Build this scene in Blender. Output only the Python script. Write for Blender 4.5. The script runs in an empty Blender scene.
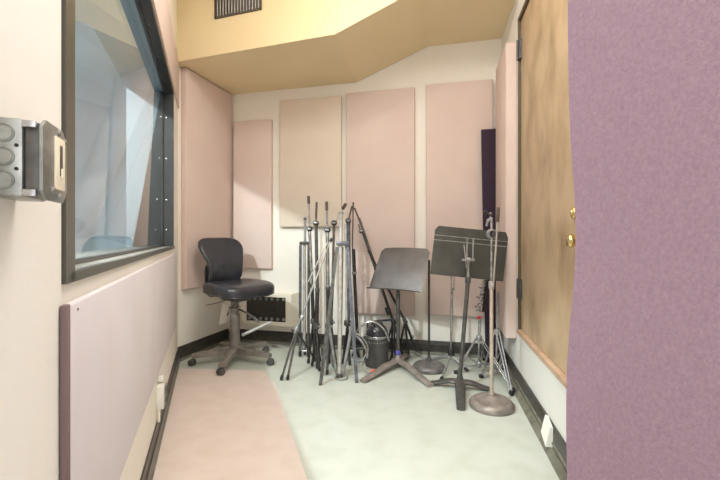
import bpy, bmesh, math, random
from mathutils import Vector, Matrix
random.seed(7)
S = bpy.context.scene
COL = S.collection
PI = math.pi
F, H = 395.0, 1.05                       # focal length in pixels, eye height in metres
HOR = 237.0

# ------------------------------------------------------------------ helpers
def W(px, py, d):                        # a measured picture position at a known distance
    return Vector(((px-360)*d/F, d, H-(py-HOR)*d/F))
def G(px, py, z=0.0):                    # a measured position on the floor (or at height z)
    d = (H-z)*F/(py-HOR)
    return Vector(((px-360)*d/F, d, z))

def lin(c):
    return tuple(((v/255)/12.92 if v/255 <= .04045 else ((v/255+.055)/1.055)**2.4) for v in c) + (1,)

def mat(name, col, rough=.6, metal=0, col2=None, nscale=8, mix=(.35,.65), bump=0, bscale=200, spec=.5, stretch=None, sheen=0, detail=4):
    m = bpy.data.materials.new(name); m.use_nodes = True
    nt = m.node_tree; b = nt.nodes['Principled BSDF']
    b.inputs['Base Color'].default_value = lin(col)
    b.inputs['Roughness'].default_value = rough
    b.inputs['Metallic'].default_value = metal
    b.inputs['Specular IOR Level'].default_value = spec
    if sheen: b.inputs['Sheen Weight'].default_value = sheen
    tc = nt.nodes.new('ShaderNodeTexCoord')
    src = tc.outputs['Object']
    if stretch:
        mp = nt.nodes.new('ShaderNodeMapping'); mp.inputs['Scale'].default_value = stretch
        nt.links.new(src, mp.inputs['Vector']); src = mp.outputs['Vector']
    if col2:
        n = nt.nodes.new('ShaderNodeTexNoise'); n.inputs['Scale'].default_value = nscale; n.inputs['Detail'].default_value = detail
        r = nt.nodes.new('ShaderNodeValToRGB')
        r.color_ramp.elements[0].position = mix[0]; r.color_ramp.elements[1].position = mix[1]
        r.color_ramp.elements[0].color = lin(col); r.color_ramp.elements[1].color = lin(col2)
        nt.links.new(src, n.inputs['Vector']); nt.links.new(n.outputs['Fac'], r.inputs['Fac'])
        nt.links.new(r.outputs['Color'], b.inputs['Base Color'])
    if bump:
        n2 = nt.nodes.new('ShaderNodeTexNoise'); n2.inputs['Scale'].default_value = bscale; n2.inputs['Detail'].default_value = 3
        bp = nt.nodes.new('ShaderNodeBump'); bp.inputs['Strength'].default_value = bump; bp.inputs['Distance'].default_value = .004
        nt.links.new(tc.outputs['Object'], n2.inputs['Vector']); nt.links.new(n2.outputs['Fac'], bp.inputs['Height'])
        nt.links.new(bp.outputs['Normal'], b.inputs['Normal'])
    return m

M = {}
M['wall'] = mat('cream wall paint', (236,231,222), .7, bump=.15, bscale=60, col2=(232,226,215), nscale=2)
M['white'] = mat('white wall paint', (233,231,226), .6, bump=.1, bscale=60)
M['near'] = mat('ivory painted board', (233,230,223), .6, bump=.12, bscale=70, col2=(229,225,216), nscale=2)
M['soffit'] = mat('yellow cream paint', (231,214,176), .75, col2=(227,208,168), nscale=1.5)
M['ceil'] = mat('ceiling paint', (238,226,200), .75, col2=(234,221,193), nscale=1.5)
M['floor'] = mat('pale green painted floor', (196,200,190), .42, col2=(182,186,173), nscale=7, mix=(.45,.85), detail=9, bump=.05, bscale=40)
M['floorpink'] = mat('pale pink floor', (226,212,204), .5, col2=(219,203,193), nscale=9, mix=(.4,.75), detail=9, bump=.05, bscale=40)
M['base'] = mat('black baseboard', (52,49,45), .35, col2=(70,66,60), nscale=20)
M['shoe'] = mat('worn grey green shoe moulding', (128,126,112), .5, col2=(100,98,86), nscale=14)
M['pink'] = mat('pink acoustic fabric', (217,198,189), .95, bump=.25, bscale=500, col2=(213,193,184), nscale=3, spec=.1)
M['tan'] = mat('tan acoustic fabric', (220,206,190), .95, bump=.25, bscale=500, col2=(216,201,184), nscale=3, spec=.1)
M['lilac'] = mat('lilac grey fabric', (215,208,211), .95, bump=.3, bscale=500, col2=(210,202,205), nscale=3, spec=.1)
M['lilacedge'] = mat('mauve fabric edge', (128,108,108), .95, bump=.6, bscale=300, spec=.1)
M['purple'] = mat('dark purple fabric', (62,50,62), .95, bump=.3, bscale=400, spec=.1)
M['velvet'] = mat('mauve brushed fabric', (180,152,167), .95, bump=1, bscale=520, col2=(158,129,145), nscale=210, mix=(.25,.8), spec=.1, stretch=(1,1,.75), detail=3, sheen=.3)
M['wood'] = mat('worn oak veneer', (190,166,134), .45, col2=(148,124,94), nscale=3.6, mix=(.42,.72), stretch=(1,1.3,.9), detail=9, bump=.05, bscale=30)
M['woodtrim'] = mat('light wood strip', (196,166,140), .5, col2=(176,146,120), nscale=12)
M['bronze'] = mat('dark door frame', (92,80,62), .45)
M['brass'] = mat('brass', (225,200,140), .22, metal=1)
M['chrome'] = mat('chrome', (205,205,205), .25, metal=.85, col2=(150,150,150), nscale=30)
M['steel'] = mat('dull steel', (172,172,172), .4, metal=.45, col2=(140,140,140), nscale=25)
M['pale'] = mat('pale enamel tube', (198,192,184), .35, metal=.25, col2=(168,162,154), nscale=20)
M['gold'] = mat('tarnished tube', (204,190,174), .35, metal=.35, col2=(178,164,148), nscale=20)
M['bluegrey'] = mat('blue grey metal', (112,114,120), .35, metal=.4, col2=(86,88,95), nscale=25)
M['dark'] = mat('dark grey metal', (74,72,70), .45, metal=.3, col2=(96,93,89), nscale=30)
M['black'] = mat('black metal', (42,40,39), .4, metal=.2, col2=(62,59,56), nscale=30)
M['rubber'] = mat('black rubber', (40,38,37), .8)
M['brown'] = mat('brown grip', (88,74,66), .7)
M['greydesk'] = mat('brushed grey metal', (118,115,115), .42, metal=.35, col2=(102,99,99), nscale=6)
M['slate'] = mat('slate grey sheet metal', (74,74,71), .5, metal=.25, col2=(88,88,84), nscale=7)
M['leather'] = mat('black leather', (44,43,47), .27, bump=.5, bscale=22, col2=(54,53,57), nscale=6)
M['chairmetal'] = mat('grey chair metal', (122,116,108), .38, metal=.35, col2=(146,140,132), nscale=12)
M['basemetal'] = mat('dusty base metal', (158,147,140), .45, metal=.25, col2=(128,118,112), nscale=18)
M['ironbase'] = mat('dark cast iron', (98,95,94), .38, metal=.3, col2=(126,123,121), nscale=14)
M['winblack'] = mat('black window frame', (40,40,38), .3, col2=(52,52,49), nscale=10)
M['winface'] = mat('dark bronze window trim', (78,75,66), .35)
M['alu'] = mat('grey sill', (165,160,152), .4, metal=.3, col2=(140,136,128), nscale=14)
M['ivory'] = mat('ivory plastic', (232,222,198), .4)
M['galv'] = mat('galvanised steel', (166,168,164), .35, metal=.75, col2=(135,137,133), nscale=35)
M['bezel'] = mat('beige metal box', (228,221,204), .5)
M['jackblack'] = mat('black jack panel', (46,42,38), .4)
M['clear'] = mat('white plastic', (226,226,218), .35)
M['paper'] = mat('white paper', (235,230,220), .8)
M['orange'] = mat('orange plastic', (232,92,52), .5)
M['red'] = mat('red plastic', (200,40,50), .5)
M['blue'] = mat('blue plastic', (88,84,170), .4)
M['cable'] = mat('grey cable', (150,150,144), .5)
M['ctrl'] = mat('control room paint', (196,208,216), .7, col2=(184,197,207), nscale=2)
M['ctrlfloor'] = mat('control room carpet', (120,118,120), .9)
M['sheet'] = mat('pale plastic sheet', (196,204,212), .35, col2=(180,188,198), nscale=5)
def glass_mat():
    m = bpy.data.materials.new('window glass'); m.use_nodes = True
    nt = m.node_tree; b = nt.nodes['Principled BSDF']
    b.inputs['Base Color'].default_value = (.92,.97,.97,1)
    b.inputs['Roughness'].default_value = .01
    b.inputs['Transmission Weight'].default_value = 1
    b.inputs['IOR'].default_value = 1.5
    tr = nt.nodes.new('ShaderNodeBsdfTransparent'); tr.inputs['Color'].default_value = (.86,.92,.93,1)
    gl = nt.nodes.new('ShaderNodeBsdfGlossy'); gl.inputs['Roughness'].default_value = .015; gl.inputs['Color'].default_value = (.95,.98,1,1)
    fr = nt.nodes.new('ShaderNodeFresnel'); ge = nt.nodes.new('ShaderNodeNewGeometry')
    mr = nt.nodes.new('ShaderNodeMapRange'); mr.inputs['To Min'].default_value = 1.5; mr.inputs['To Max'].default_value = 1/1.5
    nt.links.new(ge.outputs['Backfacing'], mr.inputs['Value']); nt.links.new(mr.outputs['Result'], fr.inputs['IOR'])
    mx = nt.nodes.new('ShaderNodeMixShader')
    nt.links.new(fr.outputs[0], mx.inputs[0]); nt.links.new(tr.outputs[0], mx.inputs[1]); nt.links.new(gl.outputs[0], mx.inputs[2])
    nt.links.new(mx.outputs[0], nt.nodes['Material Output'].inputs['Surface'])
    return m
M['glass'] = glass_mat()

def frame_from(axis):
    a = Vector(axis).normalized()
    u = a.cross(Vector((0,0,1)))
    if u.length < 1e-3: u = Vector((1,0,0))
    u.normalize(); v = a.cross(u).normalized()
    return a, u, v

class MB:
    def __init__(s): s.bm = bmesh.new()
    def box(s, c, size, R=None, bevel=0, seg=2):
        r = bmesh.ops.create_cube(s.bm, size=1)
        vs = r['verts']
        for v in vs: v.co = Vector((v.co.x*size[0], v.co.y*size[1], v.co.z*size[2]))
        if bevel:
            es = list({e for v in vs for e in v.link_edges})
            rb = bmesh.ops.bevel(s.bm, geom=vs+es, offset=bevel, segments=seg, affect='EDGES', profile=.5)
            vs = list({v for f in rb['faces'] for v in f.verts} | {v for v in vs if v.is_valid})
        for v in vs:
            co = v.co
            if R is not None: co = R @ co
            v.co = co + Vector(c)
        return s
    def ring(s, c, u, v, r, n, r2=None):
        r2 = r if r2 is None else r2
        return [s.bm.verts.new(c + u*r*math.cos(2*PI*i/n) + v*r2*math.sin(2*PI*i/n)) for i in range(n)]
    def bridge(s, A, B):
        n = len(A)
        for i in range(n):
            try: s.bm.faces.new((A[i], A[(i+1)%n], B[(i+1)%n], B[i]))
            except ValueError: pass
    def tube(s, p0, p1, r0, r1=None, n=12, cap=True):
        p0 = Vector(p0); p1 = Vector(p1); r1 = r0 if r1 is None else r1
        a,u,v = frame_from(p1-p0)
        A = s.ring(p0,u,v,r0,n); B = s.ring(p1,u,v,r1,n)
        s.bridge(A,B)
        if cap:
            s.bm.faces.new(A[::-1]); s.bm.faces.new(B)
        return s
    def lathe(s, c, prof, axis=(0,0,1), n=24):      # prof: (radius, height) along axis
        c = Vector(c); a,u,v = frame_from(axis)
        prev = None
        for k,(r,h) in enumerate(prof):
            R = s.ring(c+a*h,u,v,max(r,.0004),n)
            if prev: s.bridge(prev,R)
            else: s.bm.faces.new(R[::-1])
            prev = R
        s.bm.faces.new(prev)
        return s
    def path(s, pts, r, n=8, flat=None):            # smooth swept tube
        pts = [Vector(p) for p in pts]
        P = []
        if len(pts) > 2:
            for i in range(len(pts)-1):
                p0 = pts[max(i-1,0)]; p1 = pts[i]; p2 = pts[i+1]; p3 = pts[min(i+2,len(pts)-1)]
                for k in range(5):
                    t = k/5
                    P.append(.5*((2*p1)+(p2-p0)*t+(2*p0-5*p1+4*p2-p3)*t*t+(3*p1-p0-3*p2+p3)*t**3))
            P.append(pts[-1])
        else: P = pts
        prev = None; u = None
        for i,p in enumerate(P):
            t = (P[min(i+1,len(P)-1)]-P[max(i-1,0)]).normalized()
            if u is None: _,u,_ = frame_from(t)
            u = (u - t*u.dot(t)).normalized(); v = t.cross(u)
            rr = r(i/(len(P)-1)) if callable(r) else r
            ra, rb = rr if isinstance(rr, tuple) else (rr, rr)
            R = s.ring(p,u,v,ra,n,rb)
            if prev: s.bridge(prev,R)
            else: s.bm.faces.new(R[::-1])
            prev = R
        s.bm.faces.new(prev)
        return s
    def prism(s, poly, vec):                        # polygon of 3D points pushed along vec
        A = [s.bm.verts.new(Vector(p)) for p in poly]; B = [s.bm.verts.new(Vector(p)+Vector(vec)) for p in poly]
        s.bridge(A,B); s.bm.faces.new(A[::-1]); s.bm.faces.new(B)
        return s
    def hexa(s, a, b):                              # two matching quads joined into a solid
        A = [s.bm.verts.new(Vector(p)) for p in a]; B = [s.bm.verts.new(Vector(p)) for p in b]
        s.bridge(A,B); s.bm.faces.new(A[::-1]); s.bm.faces.new(B)
        return s
    def ball(s, c, r, sc=(1,1,1), n=16):
        q = bmesh.ops.create_uvsphere(s.bm, u_segments=n, v_segments=max(6,n//2), radius=r)
        for v in q['verts']: v.co = Vector((v.co.x*sc[0], v.co.y*sc[1], v.co.z*sc[2])) + Vector(c)
        return s
    def torus(s, c, axis, R, r, n=20, k=8, a0=0, a1=2*PI):
        a,u,v = frame_from(axis); c = Vector(c)
        full = abs(a1-a0-2*PI) < 1e-4
        rings = []
        for i in range(n if full else n+1):
            t = a0+(a1-a0)*i/n
            d = u*math.cos(t)+v*math.sin(t)
            rings.append([s.bm.verts.new(c+d*R + d*r*math.cos(2*PI*j/k)+a*r*math.sin(2*PI*j/k)) for j in range(k)])
        for i in range(len(rings)-1): s.bridge(rings[i], rings[i+1])
        if full: s.bridge(rings[-1], rings[0])
        else: s.bm.faces.new(rings[0][::-1]); s.bm.faces.new(rings[-1])
        return s
    def build(s, name, m, parent=None, sharp=35, smooth=True):
        bm = s.bm
        bmesh.ops.recalc_face_normals(bm, faces=bm.faces)
        if parent is not None:
            o0 = root_loc(parent)
            for v in bm.verts: v.co -= o0
        lim = math.radians(sharp)
        for f in bm.faces: f.smooth = smooth
        for e in bm.edges:
            if len(e.link_faces) == 2:
                if e.calc_face_angle(0) > lim: e.smooth = False
            else: e.smooth = False
        me = bpy.data.meshes.new(name); bm.to_mesh(me); bm.free()
        me.materials.append(M[m] if isinstance(m,str) else m)
        o = bpy.data.objects.new(name, me); COL.objects.link(o)
        if parent is not None: o.parent = parent
        return o

def root_loc(o):
    t = Vector(o.location)
    while o.parent: o = o.parent; t += Vector(o.location)
    return t
def thing(name, label, cat, loc, group=None):
    o = bpy.data.objects.new(name, None); COL.objects.link(o)
    o.empty_display_size = .1
    o.location = loc; o['label'] = label; o['category'] = cat
    if group: o['group'] = group
    return o
def tag(o, label, cat, group=None):
    o['label'] = label; o['category'] = cat
    if group: o['group'] = group
    return o
def struct(o):
    o['kind'] = 'structure'; return o
def sempty(name, loc):
    o = bpy.data.objects.new(name, None); COL.objects.link(o); o.location = loc; o['kind'] = 'structure'; return o

# ------------------------------------------------------------------ plan
V2 = lambda x,y: Vector((x,y,0))
Lb = V2(-1.512,3.318)                    # corner: window wall meets the angled stretch
Cb = V2(-1.322,3.988)                    # back left corner
Db = V2(1.198,3.380)                     # back right corner
tL = V2(-.382,1).normalized(); nL = V2(-tL.y, tL.x)          # outward (left)
tA = (Cb-Lb).normalized(); nA = V2(-tA.y, tA.x)
tB = (Db-Cb).normalized(); nB = V2(-tB.y, tB.x)              # outward (back)
tR = V2(.182,1).normalized(); nR = V2(tR.y, -tR.x)           # outward (right)
OFF = .018                                # wall faces stand behind the baseboards
def meet(p,t,q,s):
    d = t.x*s.y-t.y*s.x; k = ((q.x-p.x)*s.y-(q.y-p.y)*s.x)/d
    return p+t*k
wl = Lb+nL*OFF; wa = Lb+nA*OFF; wb = Cb+nB*OFF; wr = Db+nR*OFF
L0 = meet(wl,tL,wa,tA); C0 = meet(wa,tA,wb,tB); D0 = meet(wb,tB,wr,tR)
def onL(y): return wl + tL*((y-wl.y)/tL.y)
def onR(y): return wr + tR*((y-wr.y)/tR.y)
def onB(px, off=0):                      # point on back wall plane shifted into the room by off
    return meet(V2(0,0), V2((px-360)/F,1), wb-nB*off, tB)
ZT = 3.05
Z = Vector((0,0,1))
def slab(mb, a, b, n, th, z0, z1):
    mb.prism([a+Z*z0, b+Z*z0, b+Z*z1, a+Z*z1], n*th)

yN = .15
Ln = onL(yN); Rn = onR(yN)
TH = .30
# window opening in the left wall
wy0, wy1, wz0, wz1 = .698, 2.905, .972, 2.115
w0 = onL(wy0); w1 = onL(wy1)
mb = MB()
slab(mb, Ln, w0, nL, TH, 0, ZT); slab(mb, w1, L0+tL*.12, nL, TH, 0, ZT)
slab(mb, w0, w1, nL, TH, 0, wz0); slab(mb, w0, w1, nL, TH, wz1, ZT)
struct(mb.build('wall_left','wall'))
mb = MB(); slab(mb, Ln, onL(.692), -nL, .004, .0, ZT); struct(mb.build('trim_1','near'))
mb = MB(); slab(mb, L0, C0+tA*.15, nA, .15, 0, ZT); struct(mb.build('wall_angled','wall'))
mb = MB(); slab(mb, C0, D0+tB*.2, nB, .15, 0, ZT); struct(mb.build('wall_back','wall'))
# right wall, with the door opening
dy0, dy1, dz0, dz1 = 1.50, 2.71, .395, 2.545
d0 = onR(dy0); d1 = onR(dy1)
mb = MB()
slab(mb, Rn, d0, nR, .15, 0, ZT); slab(mb, d1, D0+tR*.0, nR, .15, 0, ZT)
slab(mb, d0, d1, nR, .15, 0, dz0); slab(mb, d0, d1, nR, .15, dz1, ZT)
struct(mb.build('wall_right','white'))
# doorway wall behind the camera position
mb = MB()
lo = Ln + V2(-1.2,0)
mb.prism([Ln+nL*.0, Ln+V2(-.0,-.12), lo+V2(0,-.12), lo], Z*ZT)
ro = Rn + V2(1.2,0)
mb.prism([Rn, Rn+V2(0,-.12), ro+V2(0,-.12), ro], Z*ZT)
mb.prism([Ln+Z*2.35, Rn+Z*2.35, Rn+V2(0,-.12)+Z*2.35, Ln+V2(0,-.12)+Z*2.35], Z*(ZT-2.35))
struct(mb.build('wall_front','near'))
# floor
fl = [V2(-1.9,-.6), V2(1.6,-.6), V2(1.75,4.3), V2(-1.75,4.5)]
mb = MB(); mb.prism([p-Z*.06 for p in fl], Z*.06); struct(mb.build('floor','floor'))
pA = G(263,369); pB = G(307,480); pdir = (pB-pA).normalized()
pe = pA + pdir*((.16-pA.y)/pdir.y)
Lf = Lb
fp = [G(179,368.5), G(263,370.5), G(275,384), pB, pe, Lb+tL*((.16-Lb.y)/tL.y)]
mb = MB(); mb.prism([V2(p.x,p.y)+Z*.0002 for p in fp], Z*.0022); o = mb.build('floor_2','floorpink'); struct(o)  # separate pale pink stretch of floor along the window wall
# ceiling
mb = MB(); mb.prism([p+Z*ZT for p in fl], Z*.06); struct(mb.build('ceiling','ceil'))
# dropped soffit along the back wall, its underside stepping up to the right
bk = [meet(wb,tB,wa,tA)+nA*.05, V2(-.028,3.690), V2(.609,3.536), D0+V2(.05,0)]
fr = [L0+nL*.02+V2(.005,-.05), V2(-.178,2.816), V2(.456,2.662), onR(2.515)+nR*.05]
zz = [2.49,2.495,2.755,2.757]
mb = MB()
A = [mb.bm.verts.new(p+Z*z) for p,z in zip(bk,zz)]; B = [mb.bm.verts.new(p+Z*z) for p,z in zip(fr,zz)]
A2 = [mb.bm.verts.new(p+Z*(ZT+.02)) for p in bk]; B2 = [mb.bm.verts.new(p+Z*(ZT+.02)) for p in fr]
for i in range(3):
    for q in ((A[i],A[i+1],B[i+1],B[i]), (B[i],B[i+1],B2[i+1],B2[i]), (A[i],A[i+1],A2[i+1],A2[i]), (A2[i],A2[i+1],B2[i+1],B2[i])):
        mb.bm.faces.new(q)
mb.bm.faces.new((A[0],B[0],B2[0],A2[0])); mb.bm.faces.new((A[3],B[3],B2[3],A2[3]))
struct(mb.build('ceiling_soffit','soffit',sharp=2,smooth=False))

# ------------------------------------------------------------------ baseboards
def baseboard(name, a, b, n, h=.125):     # a,b: floor line of the face, n outward
    e = sempty(name, (a+b)/2)
    def prof(mb, pts):
        mb.hexa([a - n*x + Z*z for x,z in pts], [b - n*x + Z*z for x,z in pts])
    mb = MB(); prof(mb, [(-OFF,.0),(-.004,.0),(-.004,h*.72),(-OFF,h*.72)]); 
    prof(mb, [(-OFF,h*.72),(-.004,h*.72),(-.010,h),(-OFF,h)]); prof(mb, [(-.004,h*.66),(-.000,h*.66),(-.000,h*.74),(-.004,h*.74)])
    mb.build('baseboard_face','base',e)
    mb = MB(); prof(mb, [(-.004,0),(.0,0),(.0,.018),(-.004,.026)]); mb.build('shoe_moulding','shoe',e)
baseboard('baseboard_left', Lb+tL*((.2-Lb.y)/tL.y), Lb, nL)
baseboard('baseboard_angled', Lb, Cb, nA)
baseboard('baseboard_back', Cb, Db, nB)
Rb = Db
mbr = sempty('baseboard_right', Db)
a = Db; b = Db+tR*((.2-Db.y)/tR.y)
for nm,mt,pts in (('baseboard_face','base',[(-OFF,0),(.0,.0),(.0,.10),(-.008,.128),(-OFF,.128)]),):
    mb = MB(); mb.prism([a - nR*(x-.000) + Z*z for x,z in pts], b-a); mb.build(nm,mt,mbr)
mb = MB(); mb.prism([a - nR*x + Z*z for x,z in [(0,.045),(.005,.05),(.005,.06),(0,.065)]], b-a); mb.build('highlight_bead','shoe',mbr)  # paler strip, the baseboard's highlight line put in as colour
mb = MB(); mb.prism([a - nR*x + Z*z for x,z in [(0,0),(.03,0),(.03,.004),(.008,.035),(0,.036)]], b-a); mb.build('shoe_moulding','shoe',mbr)

# ------------------------------------------------------------------ window
win = sempty('window_1', (w0+w1)/2 + Z*wz0)
def Lp(y, n, z):                          # y along wall, n depth outward, height
    return onL(y) + nL*n + Z*z
def lbox(mb, y0,y1,n0,n1,z0,z1):
    mb.hexa([Lp(y0,n0,z0),Lp(y1,n0,z0),Lp(y1,n0,z1),Lp(y0,n0,z1)], [Lp(y0,n1,z0),Lp(y1,n1,z0),Lp(y1,n1,z1),Lp(y0,n1,z1)])
mb = MB()                                  # lining of the opening
mb.hexa([Lp(wy1,-.004,wz0),Lp(wy1,.262,wz0),Lp(wy1,.078,wz1),Lp(wy1,-.004,wz1)],[Lp(wy1-.012,-.004,wz0),Lp(wy1-.012,.262,wz0),Lp(wy1-.012,.078,wz1),Lp(wy1-.012,-.004,wz1)])
lbox(mb, wy0,wy1,-.004,.058,wz1-.016,wz1)
lbox(mb, wy0,wy0+.012,-.004,.29,wz0,wz1)
mb.build('window_lining','winblack',win)
mb = MB(); lbox(mb, wy0+.012,wy1-.006,.058,.30,wz1-.010,wz1); lbox(mb, wy1-.006,wy1,.078,.30,wz0,wz1-.010)
mb.build('inner_reveal','ctrl',win)
mb = MB()
lbox(mb, wy0-.002,wy0+.045,-.010,.012,wz0-.004,wz1)
lbox(mb, wy0,wy1,-.010,.006,wz0-.006,wz0+.013)
mb.build('window_trim','winface',win)
mb = MB(); lbox(mb, wy0,wy1-.01,.002,.28,wz0-.002,wz0+.010); mb.build('window_sill','alu',win)
mb = MB(); lbox(mb, wy0,wy1-.012,.060,.075,wz0+.008,wz0+.022); lbox(mb, wy1-.03,wy1-.012,.066,.078,wz0,wz1-.016); lbox(mb, wy0,wy1-.012,.046,.060,wz1-.026,wz1-.014)
mb.build('glazing_bead','winblack',win)
def pane(nb, nt_, name):
    mb = MB()
    for k in (0,):
        q = [Lp(wy0+.01,nb,wz0+.01),Lp(wy1-.012,nb,wz0+.01),Lp(wy1-.012,nt_,wz1-.016),Lp(wy0+.01,nt_,wz1-.016)]
        mb.bm.faces.new([mb.bm.verts.new(p) for p in q])
    return mb.build(name,'glass',win)
pane(.082,.060,'glass_pane'); pane(.258,.076,'glass_pane')
for zc in (1.10,1.32,1.62,1.92):
    mb = MB(); mb.lathe(Lp(wy1-.012,.045,zc), [(.006,0),(.006,.002),(.003,.0035)], axis=-tL, n=10); mb.build('screw','chrome',win)
for yc in (1.55,1.95,2.3,2.65):
    mb = MB(); mb.lathe(Lp(yc,.03,wz1-.016), [(.006,0),(.006,.002),(.003,.0035)], axis=-Z, n=10); mb.build('screw','chrome',win)

# control room seen through the glass
cr = [onL(.0)+nL*.30, onL(3.9)+nL*.30, onL(3.9)+nL*2.4, onL(.0)+nL*2.4]
mb = MB()
mb.prism([cr[2],cr[3],cr[3]+Z*3,cr[2]+Z*3], nL*.05)
mb.prism([cr[1],cr[2],cr[2]+Z*3,cr[1]+Z*3], tL*.05)
mb.prism([cr[0],cr[3],cr[3]+Z*3,cr[0]+Z*3], -tL*.05)
struct(mb.build('wall_control_room','ctrl'))
mb = MB(); mb.prism([p-Z*.05 for p in cr], Z*.045); struct(mb.build('floor_control_room','ctrlfloor'))
mb = MB(); mb.prism([p+Z*3 for p in cr], Z*.05); struct(mb.build('ceiling_control_room','ctrl'))
# pale sheet hanging in there
mb = MB(); bm = mb.bm; rows = []
for j in range(13):
    z = .3+2.3*j/12; row = []
    for i in range(50):
        s = i/49; y = 2.3+1.1*s
        n = .95+.05*math.sin(s*34+.4*math.sin(j*.5))+.02*math.sin(s*71+j*.3)+.25*(1-j/12)*s
        row.append(Lp(y,n,z))
    rows.append(row)
def sheet(bm, rows, th):
    n,m = len(rows),len(rows[0])
    vs = [[bm.verts.new(p) for p in r] for r in rows]
    vt = [[bm.verts.new(p+th) for p in r] for r in rows]
    for j in range(n-1):
        for i in range(m-1):
            bm.faces.new((vs[j][i],vs[j][i+1],vs[j+1][i+1],vs[j+1][i]))
            bm.faces.new((vt[j][i],vt[j+1][i],vt[j+1][i+1],vt[j][i+1]))
    for j in range(n-1):
        bm.faces.new((vs[j][0],vs[j+1][0],vt[j+1][0],vt[j][0])); bm.faces.new((vs[j][-1],vt[j][-1],vt[j+1][-1],vs[j+1][-1]))
    for i in range(m-1):
        bm.faces.new((vs[0][i],vt[0][i],vt[0][i+1],vs[0][i+1])); bm.faces.new((vs[-1][i],vs[-1][i+1],vt[-1][i+1],vt[-1][i]))
sheet(bm, rows, nL*.004)
tag(mb.build('plastic_sheet','sheet',sharp=80), 'pale crinkled sheet hanging in the room behind the window glass', 'sheet')

# ------------------------------------------------------------------ acoustic panels
def panel(name, label, mt, a, b, n, th, z0, z1, cat='acoustic panel', group=None, z1b=None, bev=.008):
    """slab on a wall: a,b on wall face, n outward"""
    mb = MB()
    z1b = z1 if z1b is None else z1b
    mb.hexa([a+Z*z0,b+Z*z0,b+Z*z1b,a+Z*z1], [a-n*th+Z*z0,b-n*th+Z*z0,b-n*th+Z*z1b,a-n*th+Z*z1])
    bmesh.ops.recalc_face_normals(mb.bm, faces=mb.bm.faces)
    bmesh.ops.bevel(mb.bm, geom=list(mb.bm.edges), offset=bev, segments=3, affect='EDGES', profile=.5)
    o = mb.build(name, mt, sharp=50)
    return tag(o, label, cat, group)
def bpanel(label, mt, x0, x1, ytop, ybot, th=.05):
    a = onB(x0,th)+nB*(th-.0005); b = onB(x1,th)+nB*(th-.0005)
    fa = onB(x0,th)
    z1 = H+(HOR-ytop)*fa.y/F; z0 = H+(HOR-ybot)*fa.y/F
    return panel('acoustic_panel', label, mt, a, b, nB, th, z0, z1)
bpanel('narrow pink fabric panel on the back wall behind the office chair', 'pink', 233, 271, 121.5, 268)
bpanel('short tan fabric panel hung high above the tripod stands', 'tan', 279.5, 341, 100.5, 227)
bpanel('tall pink fabric panel behind the tilted grey music stand', 'pink', 346, 414.5, 93, 313)
bpanel('tall pink fabric panel behind the black music stand', 'pink', 426, 493, 84.5, 315)
a = L0+tA*.035; b = C0-tA*.012
panel('acoustic_panel', 'wide pink fabric panel on the short wall between window and corner', 'pink', a-nA*.0005, b-nA*.0005, nA, .055, .607, 2.482)
a = onR(2.79)-nR*.0005; b = onR(3.24)-nR*.0005
panel('acoustic_panel', 'pink fabric panel beside the wooden door hinges', 'pink', a, b, nR, .075, .33, 2.43)
a = Lp(.690,-.0045,0); b = Lp(2.93,-.0045,0)
lp = panel('acoustic_panel', 'long lilac grey fabric panel below the window', 'lilac', a, b, nL, .014, .385, .932, bev=.006)
mb = MB(); mb.box(Lp(.686,-.0115,.66), (.016,.0125,.544), Matrix.Rotation(math.atan2(tL.y,tL.x),3,'Z'), bevel=.003)
mb.build('frayed_edge','lilacedge').parent = lp
mb = MB(); mb.lathe(Lp(.727,-.0183,.916), [(.0028,0),(.0028,.001),(.001,.002)], axis=-nL, n=8); o = mb.build('nail','dark'); o.parent = lp
a = Lp(.70,-.0005,0); b = Lp(3.30,-.0005,0)
panel('acoustic_panel', 'tan pink fabric strip above the window', 'pink', a, b, nL, .012, 2.125, 2.488, bev=.004)
# dark narrow board leaning in the back right corner
q0 = W(486,362,3.30); q0.z = 0.0
lean = [(481.5,127,3.37),(494.5,127,3.33)]
A = [G(487,364.5,.002), G(501,363.5,.002)]
T0 = W(481.5,127,3.36); T1 = W(494.5,127,3.32)
T0 = Vector((1.018,3.32,1.955)); T1 = Vector((1.135,3.29,1.955))
B0 = Vector((1.045,3.285,.004)); B1 = Vector((1.165,3.258,.004))
mb = MB(); off = Vector((.006,.025,0))
mb.hexa([B0,B1,T1,T0],[B0+off,B1+off,T1+off,T0+off])
bmesh.ops.recalc_face_normals(mb.bm, faces=mb.bm.faces)
bmesh.ops.bevel(mb.bm, geom=list(mb.bm.edges), offset=.006, segments=2, affect='EDGES', profile=.5)
tag(mb.build('leaning_board','purple',sharp=50), 'narrow dark purple fabric board leaning in the back right corner', 'board')

# ------------------------------------------------------------------ vent in soffit face
fA, fB = fr[0], fr[1]; tF = (fB-fA).normalized(); nF = V2(tF.y,-tF.x)    # into the room
def onF(px, off=0): return meet(V2(0,0), V2((px-360)/F,1), fA+nF*off, tF)
va = onF(215.5); vb = onF(262)
vent = thing('air_vent', 'dark slatted air vent on the yellow soffit', 'vent', (va+vb)/2+Z*2.80)
z0, z1 = 2.775, 2.99
fw = .012; L = (vb-va).length
mb = MB()
for (s0,s1,a0,a1) in ((0,L,z0,z0+fw),(0,L,z1-fw,z1),(0,fw,z0,z1),(L-fw,L,z0,z1)):
    mb.prism([va+tF*s0+Z*a0, va+tF*s1+Z*a0, va+tF*s1+Z*a1, va+tF*s0+Z*a1], nF*.014)
mb.build('vent_frame','winface',vent)
mb = MB(); mb.prism([va+tF*.01+Z*(z0+.01), vb-tF*.01+Z*(z0+.01), vb-tF*.01+Z*(z1-.01), va+tF*.01+Z*(z1-.01)], nF*.003); mb.build('vent_back','jackblack',vent)
n = 15
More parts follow.
